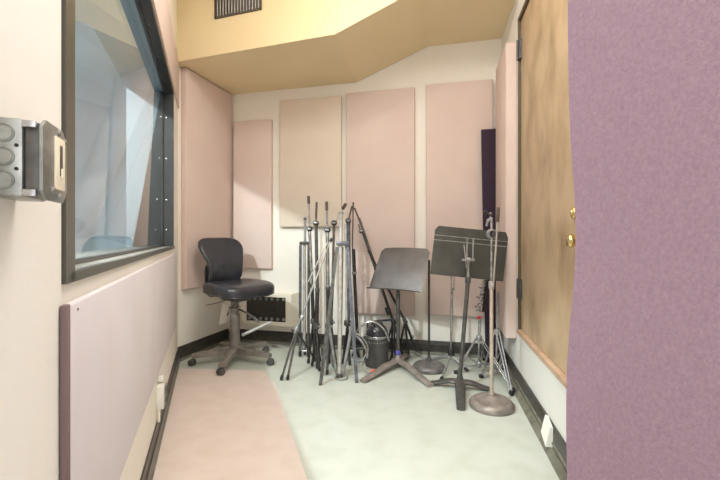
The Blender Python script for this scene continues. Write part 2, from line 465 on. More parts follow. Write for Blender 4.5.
for k in range(n):
    s = fw + (L-2*fw)*(k+.5)/n
    mb = MB(); p = va+tF*s+nF*.008; 
    R = Matrix.Rotation(math.atan2(tF.y,tF.x)+.6,3,'Z')
    mb.box(p+Z*(z0+z1)/2, (.010,.0015,z1-z0-2*fw), R); mb.build('slat','steel',vent)

# ------------------------------------------------------------------ door in right wall
def Rp(y,n,z): return onR(y)+nR*n+Z*z
def rbox(mb,y0,y1,n0,n1,z0,z1):
    mb.hexa([Rp(y0,n0,z0),Rp(y1,n0,z0),Rp(y1,n0,z1),Rp(y0,n0,z1)], [Rp(y0,n1,z0),Rp(y1,n1,z0),Rp(y1,n1,z1),Rp(y0,n1,z1)])
door = sempty('door_1', Rp((dy0+dy1)/2,0,dz0))
mb = MB(); rbox(mb, dy0+.02,dy1-.022,.006,.050,dz0+.03,dz1-.025); mb.build('door_leaf','wood',door)
mb = MB(); rbox(mb, dy1-.020,dy1,-.012,.06,dz0,dz1); rbox(mb, dy0,dy0+.018,-.004,.06,dz0,dz1); rbox(mb, dy0,dy1,-.012,.06,dz1-.022,dz1); mb.build('door_frame','bronze',door)
mb = MB(); rbox(mb, dy0,dy1-.02,-.022,.05,dz0,dz0+.026); mb.build('door_threshold','woodtrim',door)
for zc in (2.32,.70):
    mb = MB(); rbox(mb, dy1-.055,dy1-.006,-.0135,.0055,zc-.065,zc+.065)
    mb.tube(Rp(dy1-.026,-.018,zc-.067),Rp(dy1-.026,-.018,zc+.067),.008)
    mb.build('hinge','dark',door)
kp = Rp(1.575,.006,1.035)
mb = MB(); mb.lathe(kp, [(.034,0),(.034,.004),(.030,.008),(.013,.012),(.012,.028),(.020,.034),(.027,.044),(.028,.054),(.022,.062),(.008,.065)], axis=-nR, n=24)
mb.build('door_knob','brass',door)
mb = MB(); mb.lathe(Rp(1.665,.006,1.152), [(.026,0),(.026,.012),(.022,.017),(.012,.018),(.010,.022)], axis=-nR, n=24)
mb.build('deadbolt','brass',door)

# ------------------------------------------------------------------ curtain close on the right
c0 = V2(.368,.705); c1 = V2(.60,.36); td = (c1-c0).normalized(); nd = V2(-td.y,td.x)
mb = MB(); rows = []
for j in range(41):
    z = .02+2.3*j/40; row = []
    e = .018*math.exp(-((z-1.04)/.17)**2) + .005*math.sin(z*5.0+.6) - .006*(z-1)
    for i in range(60):
        s = i/59
        p = c0+td*(s*.44) + nd*(.006*math.sin(s*6+.5*math.sin(z*2.2))+.0012*math.sin(s*17+z*1.3))
        p = p + V2(e*(1-s)**3,0)
        row.append(p+Z*z)
    rows.append(row)
sheet(mb.bm, rows, nd*.006)
cu = tag(mb.build('curtain','velvet',sharp=80), 'mauve purple fabric curtain hanging close on the right', 'curtain')
mb = MB(); mb.tube(c0-td*.03+Z*2.335, c0+td*.47+Z*2.335, .011)
tag(mb.build('curtain_rod','steel'), 'steel rod carrying the mauve purple curtain', 'rod')

# ------------------------------------------------------------------ switch box on the near left wall
sb = thing('light_switch', 'galvanised switch box with ivory switch on the near left wall', 'switch', Lp(.51,-.03,1.09))
R = Matrix.Rotation(math.atan2(tL.y,tL.x),3,'Z')
sy0, sy1, sz0, sz1 = .457, .530, 1.098, 1.192
sc = (sy0+sy1)/2; zc = (sz0+sz1)/2; LY = (sy1-sy0)/tL.y
mb = MB(); mb.box(Lp(sc,-.0215,zc), (LY,.035,sz1-sz0), R, bevel=.004); mb.build('back_box','galv',sb)
mb = MB(); mb.box(Lp(sc,-.0475,zc), (LY*.94,.016,(sz1-sz0)*.93), R, bevel=.003); mb.build('extension_ring','dark',sb)
# cover plate with cut corners
def octo(y0,y1,z0,z1,c,n):
    return [Lp(y0+c,n,z0),Lp(y1-c,n,z0),Lp(y1,n,z0+c),Lp(y1,n,z1-c),Lp(y1-c,n,z1),Lp(y0+c,n,z1),Lp(y0,n,z1-c),Lp(y0,n,z0+c)]
mb = MB(); A = [mb.bm.verts.new(p) for p in octo(sy0-.001,sy1+.001,sz0-.002,sz1+.002,.010,-.0555)]; B = [mb.bm.verts.new(p) for p in octo(sy0-.001,sy1+.001,sz0-.002,sz1+.002,.010,-.0590)]
C_ = [mb.bm.verts.new(p) for p in octo(sy0+.008,sy1-.008,sz0+.007,sz1-.007,.008,-.0630)]
mb.bridge(A,B); mb.bridge(B,C_); mb.bm.faces.new(A[::-1]); mb.bm.faces.new(C_); mb.build('cover_plate','galv',sb)
mb = MB(); mb.box(Lp(sc+.000,-.0640,zc), (.034,.003,.068), R, bevel=.0015)
dev = mb.build('switch_device','ivory',sb)
mb = MB(); mb.box(Lp(sc,-.0658,zc+.004), (.009,.001,.040), R, bevel=.0006); mb.build('switch_slot','dark',dev)
mb = MB(); mb.box(Lp(sc,-.0672,zc-.012), (.006,.003,.012), R, bevel=.001); mb.build('toggle','ivory',dev)
for dy,dz in ((.0,.041),(.0,-.041),(.020,.034),(-.022,-.036)):
    mb = MB(); mb.lathe(Lp(sc+dy,-.0625,zc+dz), [(.004,0),(.004,.0015),(.002,.003)], axis=-nL, n=10); mb.build('screw','chrome',sb)
for dz in (.028,0,-.028):                # knockouts on the near side of the box
    mb = MB(); c = Lp(sy0,-.020,zc+dz)-tL*.0005
    mb.torus(c, tL, .0105, .0009, n=20, k=6); mb.lathe(c, [(.009,0),(.009,.0008)], axis=-tL, n=16); mb.build('knockout','galv',sb)
for dz in (.014,-.014):
    mb = MB(); mb.lathe(Lp(sy0,-.033,zc+dz)-tL*.0004, [(.0022,0),(.0022,.0006)], axis=-tL, n=10); mb.build('screw_hole','rubber',sb)
for dz in (.040,-.042):
    mb = MB(); mb.box(Lp(sy0,-.046,zc+dz)-tL*.002, (.006,.014,.008), R, bevel=.001); mb.build('clip','chrome',sb)

# ------------------------------------------------------------------ low wall outlet (left), conduit
ol = thing('wall_outlet', 'white outlet box low on the left wall under the lilac panel', 'outlet', Lp(2.0,-.02,.19))
mb = MB(); mb.box(Lp(2.0,-.018,.245), (.075,.036,.115), R, bevel=.004); mb.build('outlet_box','clear',ol)
mb = MB(); mb.box(Lp(2.0,-.038,.245), (.066,.004,.106), R, bevel=.0015); pl = mb.build('cover_plate','galv',ol)
for dz in (.022,-.022):
    mb = MB(); mb.box(Lp(2.0,-.0405,.245+dz), (.030,.002,.026), R, bevel=.0008); mb.build('socket','dark',pl)
mb = MB(); mb.path([Lp(1.975,-.012,.190),Lp(1.97,-.012,.16),Lp(1.965,-.012,.128)], .007); mb.build('conduit','bezel',ol)
mb = MB(); mb.box(Lp(2.02,-.016,.325), (.03,.03,.028), R, bevel=.004); mb.build('cord_plug','clear',ol)
# blank plate over the right baseboard
R2 = Matrix.Rotation(math.atan2(tR.y,tR.x),3,'Z')
def Bp(y,n,z): return Rb + tR*((y-Rb.y)/tR.y) - nR*n + Z*z
mb = MB(); yc = 2.06
mb.hexa([Bp(1.98,.0,.155),Bp(1.975,.0,.07),Bp(1.905,.0,.035),Bp(1.90,.0,.13)],[Bp(1.98,.014,.16),Bp(1.975,.036,.075),Bp(1.905,.033,.035),Bp(1.90,.012,.135)])
o = mb.build('cable_cover','paper'); tag(o, 'small cream plate over the baseboard below the wooden door', 'cover plate')

# ------------------------------------------------------------------ jack panel box
jb0 = onB(246); 
def Bw(px,off,z): return onB(px,off)+Z*z
dJ = .10
ja = onB(241.5,dJ); jb = onB(290,dJ)
zj = lambda py: H+(HOR-py)*ja.y/F
jz0, jz1 = zj(324), zj(293)
jt = thing('jack_panel', 'beige wall box with black audio jack panel behind the office chair', 'jack box', (ja+jb)/2+nB*dJ/2+Z*jz0)
mb = MB(); fwj = .045
Lj = (jb-ja).length
# body as a hollow frame
for (s0,s1,a0,a1) in ((0,Lj,jz0,jz0+.035),(0,Lj,jz1-.03,jz1),(0,fwj,jz0+.035,jz1-.03),(Lj-fwj,Lj,jz0+.035,jz1-.03)):
    mb.prism([ja+tB*s0+Z*a0, ja+tB*s1+Z*a0, ja+tB*s1+Z*a1, ja+tB*s0+Z*a1], nB*(dJ-.0005))
# flared right cheek
mb.hexa([jb+Z*jz0, jb+Z*jz1, jb+nB*(dJ-.0005)+Z*jz1, jb+nB*(dJ-.0005)+Z*jz0],[jb+tB*.012+Z*jz0, jb+tB*.012+Z*jz1, jb+tB*.055+nB*(dJ-.0005)+Z*(jz1+.015), jb+tB*.055+nB*(dJ-.0005)+Z*jz0])
mb.build('housing','bezel',jt)
mb = MB(); mb.prism([ja+nB*.02+tB*fwj+Z*(jz0+.035), ja+nB*.02+tB*(Lj-fwj)+Z*(jz0+.035), ja+nB*.02+tB*(Lj-fwj)+Z*(jz1-.03), ja+nB*.02+tB*fwj+Z*(jz1-.03)], nB*.01)
face = mb.build('jack_plate','jackblack',jt)
pw = Lj-2*fwj
for r_ in range(2):
    for k in range(7):
        s = fwj+pw*(k+.5)/7; z = (jz0+.06 if r_==0 else jz1-.052)
        c = ja+nB*.02+tB*s+Z*z
        mb = MB(); mb.torus(c-nB*.002,nB,.0125,.0028,n=16,k=6); mb.lathe(c,[(.008,0),(.008,.004),(.005,.007)],axis=-nB,n=12); mb.build('jack','steel',face)
mb = MB(); c = ja+nB*.02+tB*(Lj*.66)+Z*((jz0+jz1)/2); mb.box(c-nB*.003,(.05,.004,.04),Matrix.Rotation(math.atan2(tB.y,tB.x),3,'Z')); mb.build('blank_plate','rubber',face)

# ------------------------------------------------------------------ office chair
CX, CY = -1.055, 3.33
ch = thing('office_chair', 'black leather office chair on a grey five star base', 'chair', (CX,CY,0))
c0_ = Vector((CX,CY,0))
angs = [math.radians(a) for a in (199,271,343,55,127)]
Rr = .335
for a in angs:
    d = V2(math.cos(a),math.sin(a)); s = V2(-d.y,d.x)
    mb = MB(); bm = mb.bm; prev=None
    for k in range(9):
        t = k/8; r = .03+(Rr-.03)*t
        w = .036*(1-t)+.027*t; zt = .132-.026*t-.010*t*t; zb = .078-.016*t
        ring = [bm.verts.new(c0_+d*r+s*x+Z*z) for x,z in ((-w,zb),(-w,zt-.010),(-w*.55,zt),(w*.55,zt),(w,zt-.010),(w,zb))]
        if prev: mb.bridge(prev,ring)
        else: bm.faces.new(ring[::-1])
        prev = ring
    bm.faces.new(prev)
    leg = mb.build('base_leg','chairmetal',ch,sharp=40)
    mb = MB(); e = c0_+d*(Rr-.012)
    mb.tube(e+Z*.045,e+Z*.075,.008)
    sw = a+random.uniform(-1,1); wd = V2(math.cos(sw),math.sin(sw)); ws = V2(-wd.y,wd.x)
    for sgn in (-1,1):
        mb.lathe(e+ws*(.007*sgn)+wd*.012+Z*.0275,[(.010,0),(.024,.001),(.0275,.005),(.0275,.013),(.024,.017),(.010,.018)],axis=ws*sgn,n=20)
    mb.torus(e+wd*.012+Z*.0275, ws, .029, .0055, n=12, k=6, a0=0, a1=PI)
    mb.build('caster','dark',ch)
mb = MB(); mb.lathe(c0_,[(.042,.075),(.054,.085),(.054,.130),(.042,.140),(.041,.40),(.034,.402),(.034,.52)],n=28); mb.build('gas_post','chairmetal',ch)
aF = math.radians(-38); df = V2(math.cos(aF),math.sin(aF)); sf = V2(-df.y,df.x)
def CP(f,s,z): return c0_+df*f+sf*s+Z*z
Rc = Matrix.Rotation(aF,3,'Z')
mb = MB(); mb.box(CP(.0,0,.540),(.22,.14,.045),Rc,bevel=.01); mb.box(CP(-.0,0,.566),(.30,.26,.012),Rc,bevel=.004); mb.build('seat_mechanism','dark',ch)
# seat
def cushion(mb, fn, nu=24, nv=16):
    bm = mb.bm; top=[bm.verts.new(fn(0,PI/2))]; bot=[bm.verts.new(fn(0,-PI/2))]; rows=[]
    for j in range(1,nv):
        ph = -PI/2+PI*j/nv
        rows.append([bm.verts.new(fn(2*PI*i/nu,ph)) for i in range(nu)])
    for j in range(len(rows)-1): mb.bridge(rows[j],rows[j+1])
    for i in range(nu):
        bm.faces.new((bot[0],rows[0][(i+1)%nu],rows[0][i])); bm.faces.new((rows[-1][i],rows[-1][(i+1)%nu],top[0]))
sp = lambda v,e: math.copysign(abs(v)**e,v)
def seatfn(th,ph):
    cp = sp(math.cos(ph),.34); x = .250*cp*sp(math.cos(th),.48); y=.238*cp*sp(math.sin(th),.48); z=.060*sp(math.sin(ph),.6)
    y *= 1+.06*(x/.245)
    f = x/.245
    z += -.020*max(0,f)**3 - .0*f
    if z > 0: z += .012*(y/.245)**2 - .006
    z += .012*(1-f)*.5*.5
    return CP(.045+x, y, .622+z)
mb = MB(); cushion(mb,seatfn,36,18); st = mb.build('seat','leather',ch,sharp=80)
mb = MB(); 
def welt(th):
    p = seatfn(th,-.30); return p
mb.path([welt(2*PI*i/28) for i in range(29)], .0045, n=6); mb.build('seat_piping','leather',st)
# backrest
def backfn(th,ph):
    cq = sp(math.cos(ph),.26); u = sp(math.cos(th)*1.0,.42)*cq; v = sp(math.sin(th),.42)*cq; w = sp(math.sin(ph),.6)
    hw = .183+.012*v-.022*math.cos(v*3.0+1.1)
    x = u*hw; z = .850+v*.195
    f = -.198 - .026*v + .028*math.cos(v*2.6+.7) + .038*u*u - .018*max(0,v)**2
    f += w*.036
    return CP(f, x, z)
mb = MB(); cushion(mb,backfn,40,18); bk_ = mb.build('backrest','leather',ch,sharp=80)
mb = MB(); bm=mb.bm
mb.path([CP(-.06,0,.548),CP(-.20,0,.545),CP(-.262,0,.575),CP(-.272,0,.68),CP(-.245,0,.80)], lambda t:(.034,.007), n=10)
mb.build('back_bracket','black',ch)
# plastic shell behind the lower backrest
def shellfn(th,ph):
    u = sp(math.cos(th),.6)*sp(math.cos(ph),.35); v = sp(math.sin(th),.6)*sp(math.cos(ph),.35); w = math.sin(ph)
    return CP(-.262+.05*u*u+w*.013-.012*(v), u*.150, .680+v*.155)
mb = MB(); cushion(mb,shellfn,30,12); mb.build('back_shell','black',ch,sharp=80)
for pts in ([CP(.02,-.07,.535),CP(.0,-.17,.515),CP(-.06,-.23,.50)],[CP(.09,-.02,.53),CP(.12,-.13,.47),CP(.10,-.14,.42),CP(.05,-.08,.44)]):
    mb = MB(); mb.path(pts,.0035,n=6); mb.build('lever','dark',ch)
# foot bar bracket hanging from the post
mb = MB(); mb.torus(c0_+Z*.455,Z,.044,.008); mb.build('foot_bar_clamp','chrome',ch)
p0 = c0_+V2(.03,-.03)+Z*.455; p1 = W(259,322,3.10)
mb = MB(); mb.path([p0,(p0*.5+p1*.5)+Z*.01,p1],lambda t:(.011,.006),n=8); mb.build('foot_bar_arm','chrome',ch)
mb = MB(); mb.tube(W(243.5,334.5,3.0),W(271,322,3.13),.012); mb.tube(W(243,334.8,2.99),W(243.6,334.4,3.0),.0125); mb.build('foot_bar','steel',ch)
mb = MB(); q = CP(-.10,-.13,.0); 
a_=W(221,306,3.42); 
mb.hexa([W(222,304,3.40),W(228,305,3.40),W(227,322,3.42),W(219,325,3.42)],[W(222,304,3.402),W(228,305,3.402),W(227,322,3.422),W(219,325,3.422)])
mb.build('paper_tag','paper',ch)

# ------------------------------------------------------------------ stands
def T(parent, name, mt, segs, n=12, sharp=35):
    """one part made of round segments: (p0,p1,r0[,r1])"""
    mb = MB()
    for s in segs: mb.tube(s[0],s[1],s[2],s[3] if len(s)>3 else None, n=n)
    return mb.build(name, mt, parent, sharp)
def clutch(parent, p, r=.017, mt='dark', axis=(0,1,0), knob=True):
    mb = MB(); p = Vector(p)
    mb.lathe(p-Vector(axis).normalized()*.014,[(r*.7,0),(r,.004),(r,.012),(r*.8,.014),(r,.016),(r,.024),(r*.7,.028)],axis=axis,n=16)
    o = mb.build('boom_clutch', mt, parent)
    if knob:
        mb = MB(); a = Vector(axis).normalized(); q = p - a*.016
        mb.tube(q,q-a*.012,.004); mb.box(q-a*.018,(.030,.008,.012),None,bevel=.003); mb.build('wing_knob','steel' if mt!='steel' else 'dark',o)
    return o
def grip(parent, a, b, r=.008, mt='brown'):
    a = Vector(a); b = Vector(b); d = b-a; L = d.length
    mb = MB(); mb.lathe(a,[(r*.7,0),(r,.004),(r,L*.5),(r*1.1,L*.55),(r,L*.6),(r,L-.003),(r*.7,L)],axis=d,n=12)
    return mb.build('grip', mt, parent)
def collar(parent, p, r, h, mt='dark', name='collar', axis=(0,0,1)):
    mb = MB(); a = Vector(axis).normalized(); mb.lathe(Vector(p)-a*h/2,[(r*.85,0),(r,h*.15),(r,h*.85),(r*.85,h)],axis=a,n=16)
    return mb.build(name, mt, parent)
def foot(mb_parent, p, axis, r=.010, L=.035, mt='rubber'):
    a = Vector(axis).normalized(); mb = MB()
    mb.lathe(Vector(p)-a*0,[(r*.8,0),(r,.004),(r,L*.8),(r*.8,L)],axis=a,n=10)
    return mb.build('rubber_foot', mt, mb_parent)
def leg(parent, top, ft, r=.007, mt='black', fr_=.010, fmt='rubber', L=.035):
    top = Vector(top); ft = Vector(ft); ft = V2(ft.x,ft.y)+Z*(fr_*.6)
    o = T(parent,'leg',mt,[(top,ft,r)])
    foot(o, ft, top-ft, fr_, L, fmt)
    return o
def knob(parent, p, axis=(1,0,0), r=.010, L=.022, mt='black'):
    mb = MB(); mb.lathe(p,[(r*.35,0),(r*.35,L*.4),(r*.9,L*.45),(r,L*.7),(r*.8,L)],axis=axis,n=10); return mb.build('knob',mt,parent)

GR = 'folded stands crowded against the back wall'

# S1 folded black tripod with a bright centre tube (leftmost upright one)
d = 3.47; b = G(304.5,356)
s = thing('tripod_stand','folded black tripod with square shoulder, leftmost upright stand of the cluster','stand',b,GR)
T(s,'pole','steel',[(W(305,217,d),W(305,247,d),.011)])
T(s,'centre_tube','pale',[(W(304.3,247,d),W(304.3,348,d),.014)])
mb = MB(); mb.box(W(304.6,243.2,d),(.088,.045,.030),None,bevel=.008); mb.build('shoulder_bracket','black',s)
collar(s,W(305,219,d),.013,.02)
leg(s,W(300.4,245,d-.005),V2(W(300.4,0,d).x,d-.02),.0125,'bluegrey',.014,L=.05)
leg(s,W(308.8,245,d-.01),V2(W(308.8,0,d).x,d-.03),.0125,'dark',.014,L=.05)
leg(s,W(304.6,245,d+.03),V2(W(304.4,0,d).x,d+.035),.0115,'dark',.013,L=.05)
T(s,'wheel_bracket','chrome',[(W(302,351,d-.04),W(307,351,d-.04),.011),(W(304.3,343,d),W(304.3,349,d),.018)])

# S2
def boomstand(name,label,d,top,clu,pole,hub,feet,tubemt='chrome',lowmt='black',legmt='black',griplen=9,r=.010,rodmt='chrome',split=.55,gripw=.008,fr_=.011,group=GR,gripmt='brown'):
    """top/clu/pole/hub in picture px at distance d; feet picture px on the floor"""
    fg = [G(*f) for f in feet]; base = sum(fg,Vector())/len(fg)
    s = thing(name,label,'stand',base,group)
    t = W(*top,d); c = W(*clu,d); h = W(*hub,d); 
    u = (c-t).normalized(); g1 = t+u*(griplen*d/F)
    grip(s,t,g1,gripw*1.45,gripmt)
    T(s,'boom_arm',rodmt,[(g1,c,.0075)])
    clutch(s,c,.024,mt='black')
    p0 = c; m_ = W(pole[0],pole[1],d) if pole else p0.lerp(h,split)
    T(s,'upper_tube',tubemt,[(p0-Z*.012,m_,r*1.05)])
    collar(s,m_,r*1.5,.03,'dark',axis=h-p0)
    T(s,'lower_tube',lowmt,[(m_,h,r*1.25)])
    collar(s,h,r*2,.045,'dark','leg_hub',axis=h-m_)
    knob(s,h+Vector((.012,-.012,0)),(1,-.6,0),mt='steel')
    for f in fg: leg(s,h-Z*.005,f,.0095,legmt,fr_+.001)
    return s
boomstand('microphone_stand','bright microphone stand with the tallest brown boom grip of the cluster',3.26,(308.5,196),(309.6,229),(312,285),(313.3,321),[(308.2,364),(317.5,369.5),(314,362)],griplen=8,r=.012)
boomstand('microphone_stand','dark microphone stand, its thin brown boom just right of the tallest one',3.18,(316.6,202),(316,223),(317.3,290),(316.5,326),[(312,366.5),(319.5,372),(320,362)],tubemt='dark',griplen=17,r=.013,rodmt='dark',gripw=.006)
s4 = boomstand('microphone_stand','chrome microphone stand with short thick brown grip in mid cluster',3.08,(326.6,201.5),(327.4,230),(328,288),(328.4,326),[(322,376),(327,375.5),(334,368)],griplen=9,r=.013,legmt='dark')
# S5 leaning stand with spread legs
b = G(284,380)
s = thing('microphone_stand','slim chrome microphone stand leaning right with legs spread at the far left','stand',b,GR)
h = W(296,330,2.97); t = W(331,240,3.07)
T(s,'lower_tube','steel',[(h,h.lerp(t,.45),.008)])
T(s,'upper_tube','pale',[(h.lerp(t,.45),t,.0065)])
T(s,'boom_arm','pale',[(W(327,243,3.03),W(308,282,3.0),.005)])
collar(s,W(302,318,2.99),.014,.035,'chrome',axis=t-h); collar(s,h,.016,.05,'steel','leg_hub',axis=t-h)
collar(s,t,.012,.03,'black',axis=t-h)
leg(s,h,G(281,381),.0085,'dark',.012); leg(s,h+V2(.008,.01),G(287.3,381),.0085,'dark',.012); leg(s,h,G(319,366),.0085,'black',.011)
knob(s,h+V2(-.01,-.01),(-1,-.5,0))
# S5c brown stand behind
boomstand('microphone_stand','brownish microphone stand whose boom tilts right across the pale tripod',3.22,(346,203.5),(334,223),(332.5,285),(331,322),[(329,364),(336,367),(333,360)],tubemt='brown',lowmt='dark',griplen=7,rodmt='pale',gripw=.009,r=.010)
# S6 pale thick tripod
d = 2.95; b = G(340,378)
s = thing('tripod_stand','thick pale tripod with flat outer legs and braces in mid cluster','stand',b,GR)
T(s,'centre_tube','pale',[(W(341,212,d),W(340.5,250,d),.0155),(W(340.5,250,d),W(339.4,373,d),.0165)])
T(s,'side_tube','pale',[(W(345.5,224,d+.02),W(346.5,320,d+.02),.008)])
collar(s,W(341,213,d),.019,.02,'steel')
mb = MB(); mb.box(W(343,243.5,d),(.095,.06,.032),None,bevel=.009); mb.build('shoulder_bracket','bluegrey',s)
collar(s,W(339.4,375,d),.026,.03,'dark','lower_ring')
mb = MB(); mb.torus(W(341.5,377.5,d-.02),Z,.045,.005,a0=PI*.9,a1=PI*2.1); mb.build('brace_ring','steel',s)
def flatleg(p0,p1,mt):
    p0=Vector(p0);p1=Vector(p1); mb=MB()
    w=Vector((.012,0,0)); th=Vector((0,.009,0))
    mb.hexa([p0-w-th,p0+w-th,p0+w+th,p0-w+th],[p1-w-th,p1+w-th,p1+w+th,p1-w+th])
    return mb.build('leg',mt,s,sharp=30)
fl1 = flatleg(W(337,247,d+.0),G(320.5,385,.002),'dark'); fl2 = flatleg(W(347.5,247,d),G(356.8,382.5,.002),'bluegrey')
fl3 = flatleg(W(342,247,d+.04),G(340,364,.002),'dark')
T(s,'brace','steel',[(W(328.3,322,2.90),W(336.4,374,d),.012)]); T(s,'brace','steel',[(W(352,325,2.90),W(343,374,d),.012)])
# S7
boomstand('microphone_stand','dark microphone stand with bright low knob right of the pale tripod',3.30,(352,206),(348.3,221),(349.5,290),(347.5,323),[(343,364.5),(350,366),(347,358)],tubemt='bluegrey',lowmt='bluegrey',griplen=3,rodmt='brown',gripw=.005,r=.015)
# S8
d = 3.50; b = G(357,354)
s = thing('microphone_stand','black upright microphone stand with slim brown boom at right end of cluster','stand',b,GR)
grip(s,W(353.3,202,d),W(353,212,d),.007); T(s,'boom_arm','brown',[(W(353,212,d),W(352.3,250,d),.006)])
T(s,'upper_tube','black',[(W(353.4,249,d),W(354.4,272,d),.016)]); clutch(s,W(354.4,273,d),.022,'dark')
T(s,'lower_tube','black',[(W(354.4,274,d),W(357.6,344,d),.015)])
collar(s,W(357.4,342,d),.024,.05,'black','leg_hub')
for f in ((352.5,357),(359,358),(357,354.5)): leg(s,W(357.5,342,d),G(*f),.009,'black')
# S9 leaning dark stand
b = G(390,350)
s = thing('microphone_stand','dark microphone stand leaning left against the pink panel behind the grey desk','stand',b)
t = W(354.5,208,3.53); c = W(361,231,3.50); h = W(393.5,322,3.42)
T(s,'boom_arm','brown',[(t,W(361.5,226,3.51),.008),(W(358.5,224,3.51),W(360.5,231,3.50),.006)])
T(s,'boom_tube','dark',[(W(359,218,3.52),W(376,268,3.47),.011)])
clutch(s,c,.022,'dark')
T(s,'upper_tube','dark',[(W(363,232,3.52),W(381,285,3.49),.013)])
T(s,'lower_tube','black',[(W(375,268,3.47),h,.013)])
collar(s,W(388,311,3.43),.021,.07,'black',axis=h-c); collar(s,h,.022,.05,'black','leg_hub',axis=h-c)
for f in ((382.5,356),(403,357),(396,362)): leg(s,h,G(*f),.009,'black')
# S10
b = G(412,352)
s = thing('microphone_stand','black microphone stand with one splayed silver tipped leg behind the grey desk','stand',b)
t = W(383,282,3.38); h = W(405,321,3.37)
T(s,'upper_tube','black',[(W(368,250,3.40),h,.010)])
collar(s,h,.018,.05,'dark','leg_hub',axis=h-t)
leg(s,h,G(418.5,357),.011,'black',.014,'chrome',.05); leg(s,h,G(399,352),.009,'black'); leg(s,h,G(409,357),.009,'black')

# round base stand behind (S13)
def roundbase(s,c,R_,mt,hub=.02):
    mb = MB(); mb.lathe(Vector(c),[(R_*.96,0),(R_,.008),(R_,.024),(R_*.93,.038),(R_*.80,.050),(R_*.77,.049),(R_*.50,.060),(hub*1.4,.066),(hub,.070),(hub,.092),(hub*.7,.097)],n=40)
    return mb.build('round_base',mt,s,sharp=50)
b = G(429,369.5)
s = thing('microphone_stand','thin black pole stand on a round dark base between the music stands','stand',b)
roundbase(s,b,.130,'ironbase')
T(s,'pole','black',[(b+Z*.06,V2(b.x,b.y)+Z*.87,.0085)])
collar(s,b+Z*.09,.013,.04,'dark')
# S17 pale round base stand
b = G(491.5,407)
s = thing('microphone_stand','tarnished microphone stand on a round brown base beside the black music stand','stand',b)
roundbase(s,b,.135,'basemetal',.018)
bx = lambda z,dx=0,dy=0: V2(b.x+dx,b.y+dy)+Z*z
z285 = H-(285-HOR)*b.y/F
T(s,'lower_tube','gold',[(bx(.06),bx(z285),.0115)])
T(s,'upper_tube','chrome',[(bx(z285),bx(1.172),.0085)])
collar(s,bx(z285),.017,.05,'pale')
mb = MB(); cpt = W(491.5,234,b.y)
mb.lathe(cpt+Vector((0,-.02,0)),[(.012,0),(.027,.004),(.031,.010),(.031,.030),(.024,.036)],axis=(0,1,0),n=24); mb.torus(cpt+Vector((0,-.022,0)),(0,1,0),.024,.004)
cl = mb.build('boom_clutch','steel',s)
mb = MB(); mb.lathe(cpt+Vector((0,-.021,0)),[(.019,0),(.019,.003),(.016,.004)],axis=(0,-1,0),n=20); mb.build('clutch_face','black',cl)
mb = MB(); mb.box(cpt+Vector((.004,-.03,0)),(.016,.012,.03),None,bevel=.003); mb.build('wing_knob','dark',cl)
T(s,'boom_arm','pale',[(W(497.6,220,b.y-.03),W(493.3,286,b.y-.03),.0055)])
grip(s,W(498.3,207.5,b.y-.03),W(497.5,222,b.y-.03),.0095)
T(s,'clip_arm','steel',[(W(487.5,222,b.y),W(491,217,b.y),.007),(W(488,219,b.y),W(486.5,226,b.y),.007)])
mb = MB(); mb.lathe(W(484,211,b.y),[(.006,0),(.012,.004),(.012,.02),(.008,.03)],axis=(.6,0,-.6),n=14); mb.build('mic_clip','black',s)
mb = MB(); mb.ball(W(490.5,214,b.y),.012); mb.build('swivel','dark',s)

# S14 chrome pole stand
b = G(452,367)
s = thing('microphone_stand','thin chrome stand with dark hub left of the black music stand pole','stand',b)
d = b.y
T(s,'upper_tube','steel',[(W(451.3,270,d),W(451.5,292,d),.006)])
T(s,'side_rod','steel',[(W(454.5,272,d),W(454,288,d),.004)])
clutch(s,W(452.8,289,d),.014,'steel',knob=False)
T(s,'lower_tube','chrome',[(W(451.8,290,d),W(451,352,d),.0095)])
mb = MB(); mb.lathe(V2(W(451,0,d).x,d)+Z*.085,[(.012,0),(.026,.012),(.030,.04),(.022,.07),(.012,.09)]); mb.build('leg_hub','black',s)
for f in ((441,381),(424,362),(468,372)): leg(s,V2(W(451,0,d).x,d)+Z*.10,G(*f),.008,'steel',.013)

# hardware stands with double struts (S16)
def hardware(label, hub, d, topy, low, feet, mt='chrome', r=.011, extra=None):
    b = G(low[0],low[1]); 
    s = thing('cymbal_stand',label,'stand',V2(b.x,b.y))
    h = W(hub[0],hub[1],d); lo = W(low[0],low[1],d); lo.z = .05
    T(s,'pole',mt,[(lo,h,r*.9),(h,W(hub[0]+1,topy,d),r)])
    collar(s,h,.022,.04,'steel','leg_hub'); collar(s,lo+Z*.03,.02,.03,'steel','lower_hub')
    for f in feet:
        g = G(*f); g.z=.018; dd = V2(g.x-h.x,g.y-h.y).normalized(); sd = V2(-dd.y,dd.x)*.011
        o = T(s,'leg',mt,[(h+dd*.02+sd,g+sd*.7,.005),(h+dd*.02-sd,g-sd*.7,.005)])
        m_ = h.lerp(g,.55)
        T(o,'brace',mt,[(lo+Z*.03+sd,m_+sd,.0045),(lo+Z*.03-sd,m_-sd,.0045)])
        mb = MB(); mb.lathe(g-dd*.012,[(.010,0),(.015,.006),(.015,.03),(.010,.036)],axis=dd+Z*-.15,n=12); mb.build('rubber_foot','rubber',o)
    return s
s = hardware('chrome cymbal stand with a red ring and braced double legs in the right corner',(479,338),3.02,318,(479,374),[(457,374),(513,392),(484,361)])
mb = MB(); 
for k in range(11):
    p = W(478.4+k*.62,312-k*3.2,3.02); mb.lathe(p,[(.010,0),(.019-.005*(k%2),.003),(.019-.005*(k%2),.012),(.011,.018)],axis=(.1,0,1),n=10)
    if k%3==1: mb.tube(p+Vector((0,0,.008)),p+Vector((-.035,-.008,.02)),.005)
mb.build('tilter','chrome',s)
collar(s,W(479.2,317.5,3.02),.014,.02,'red','red_ring')
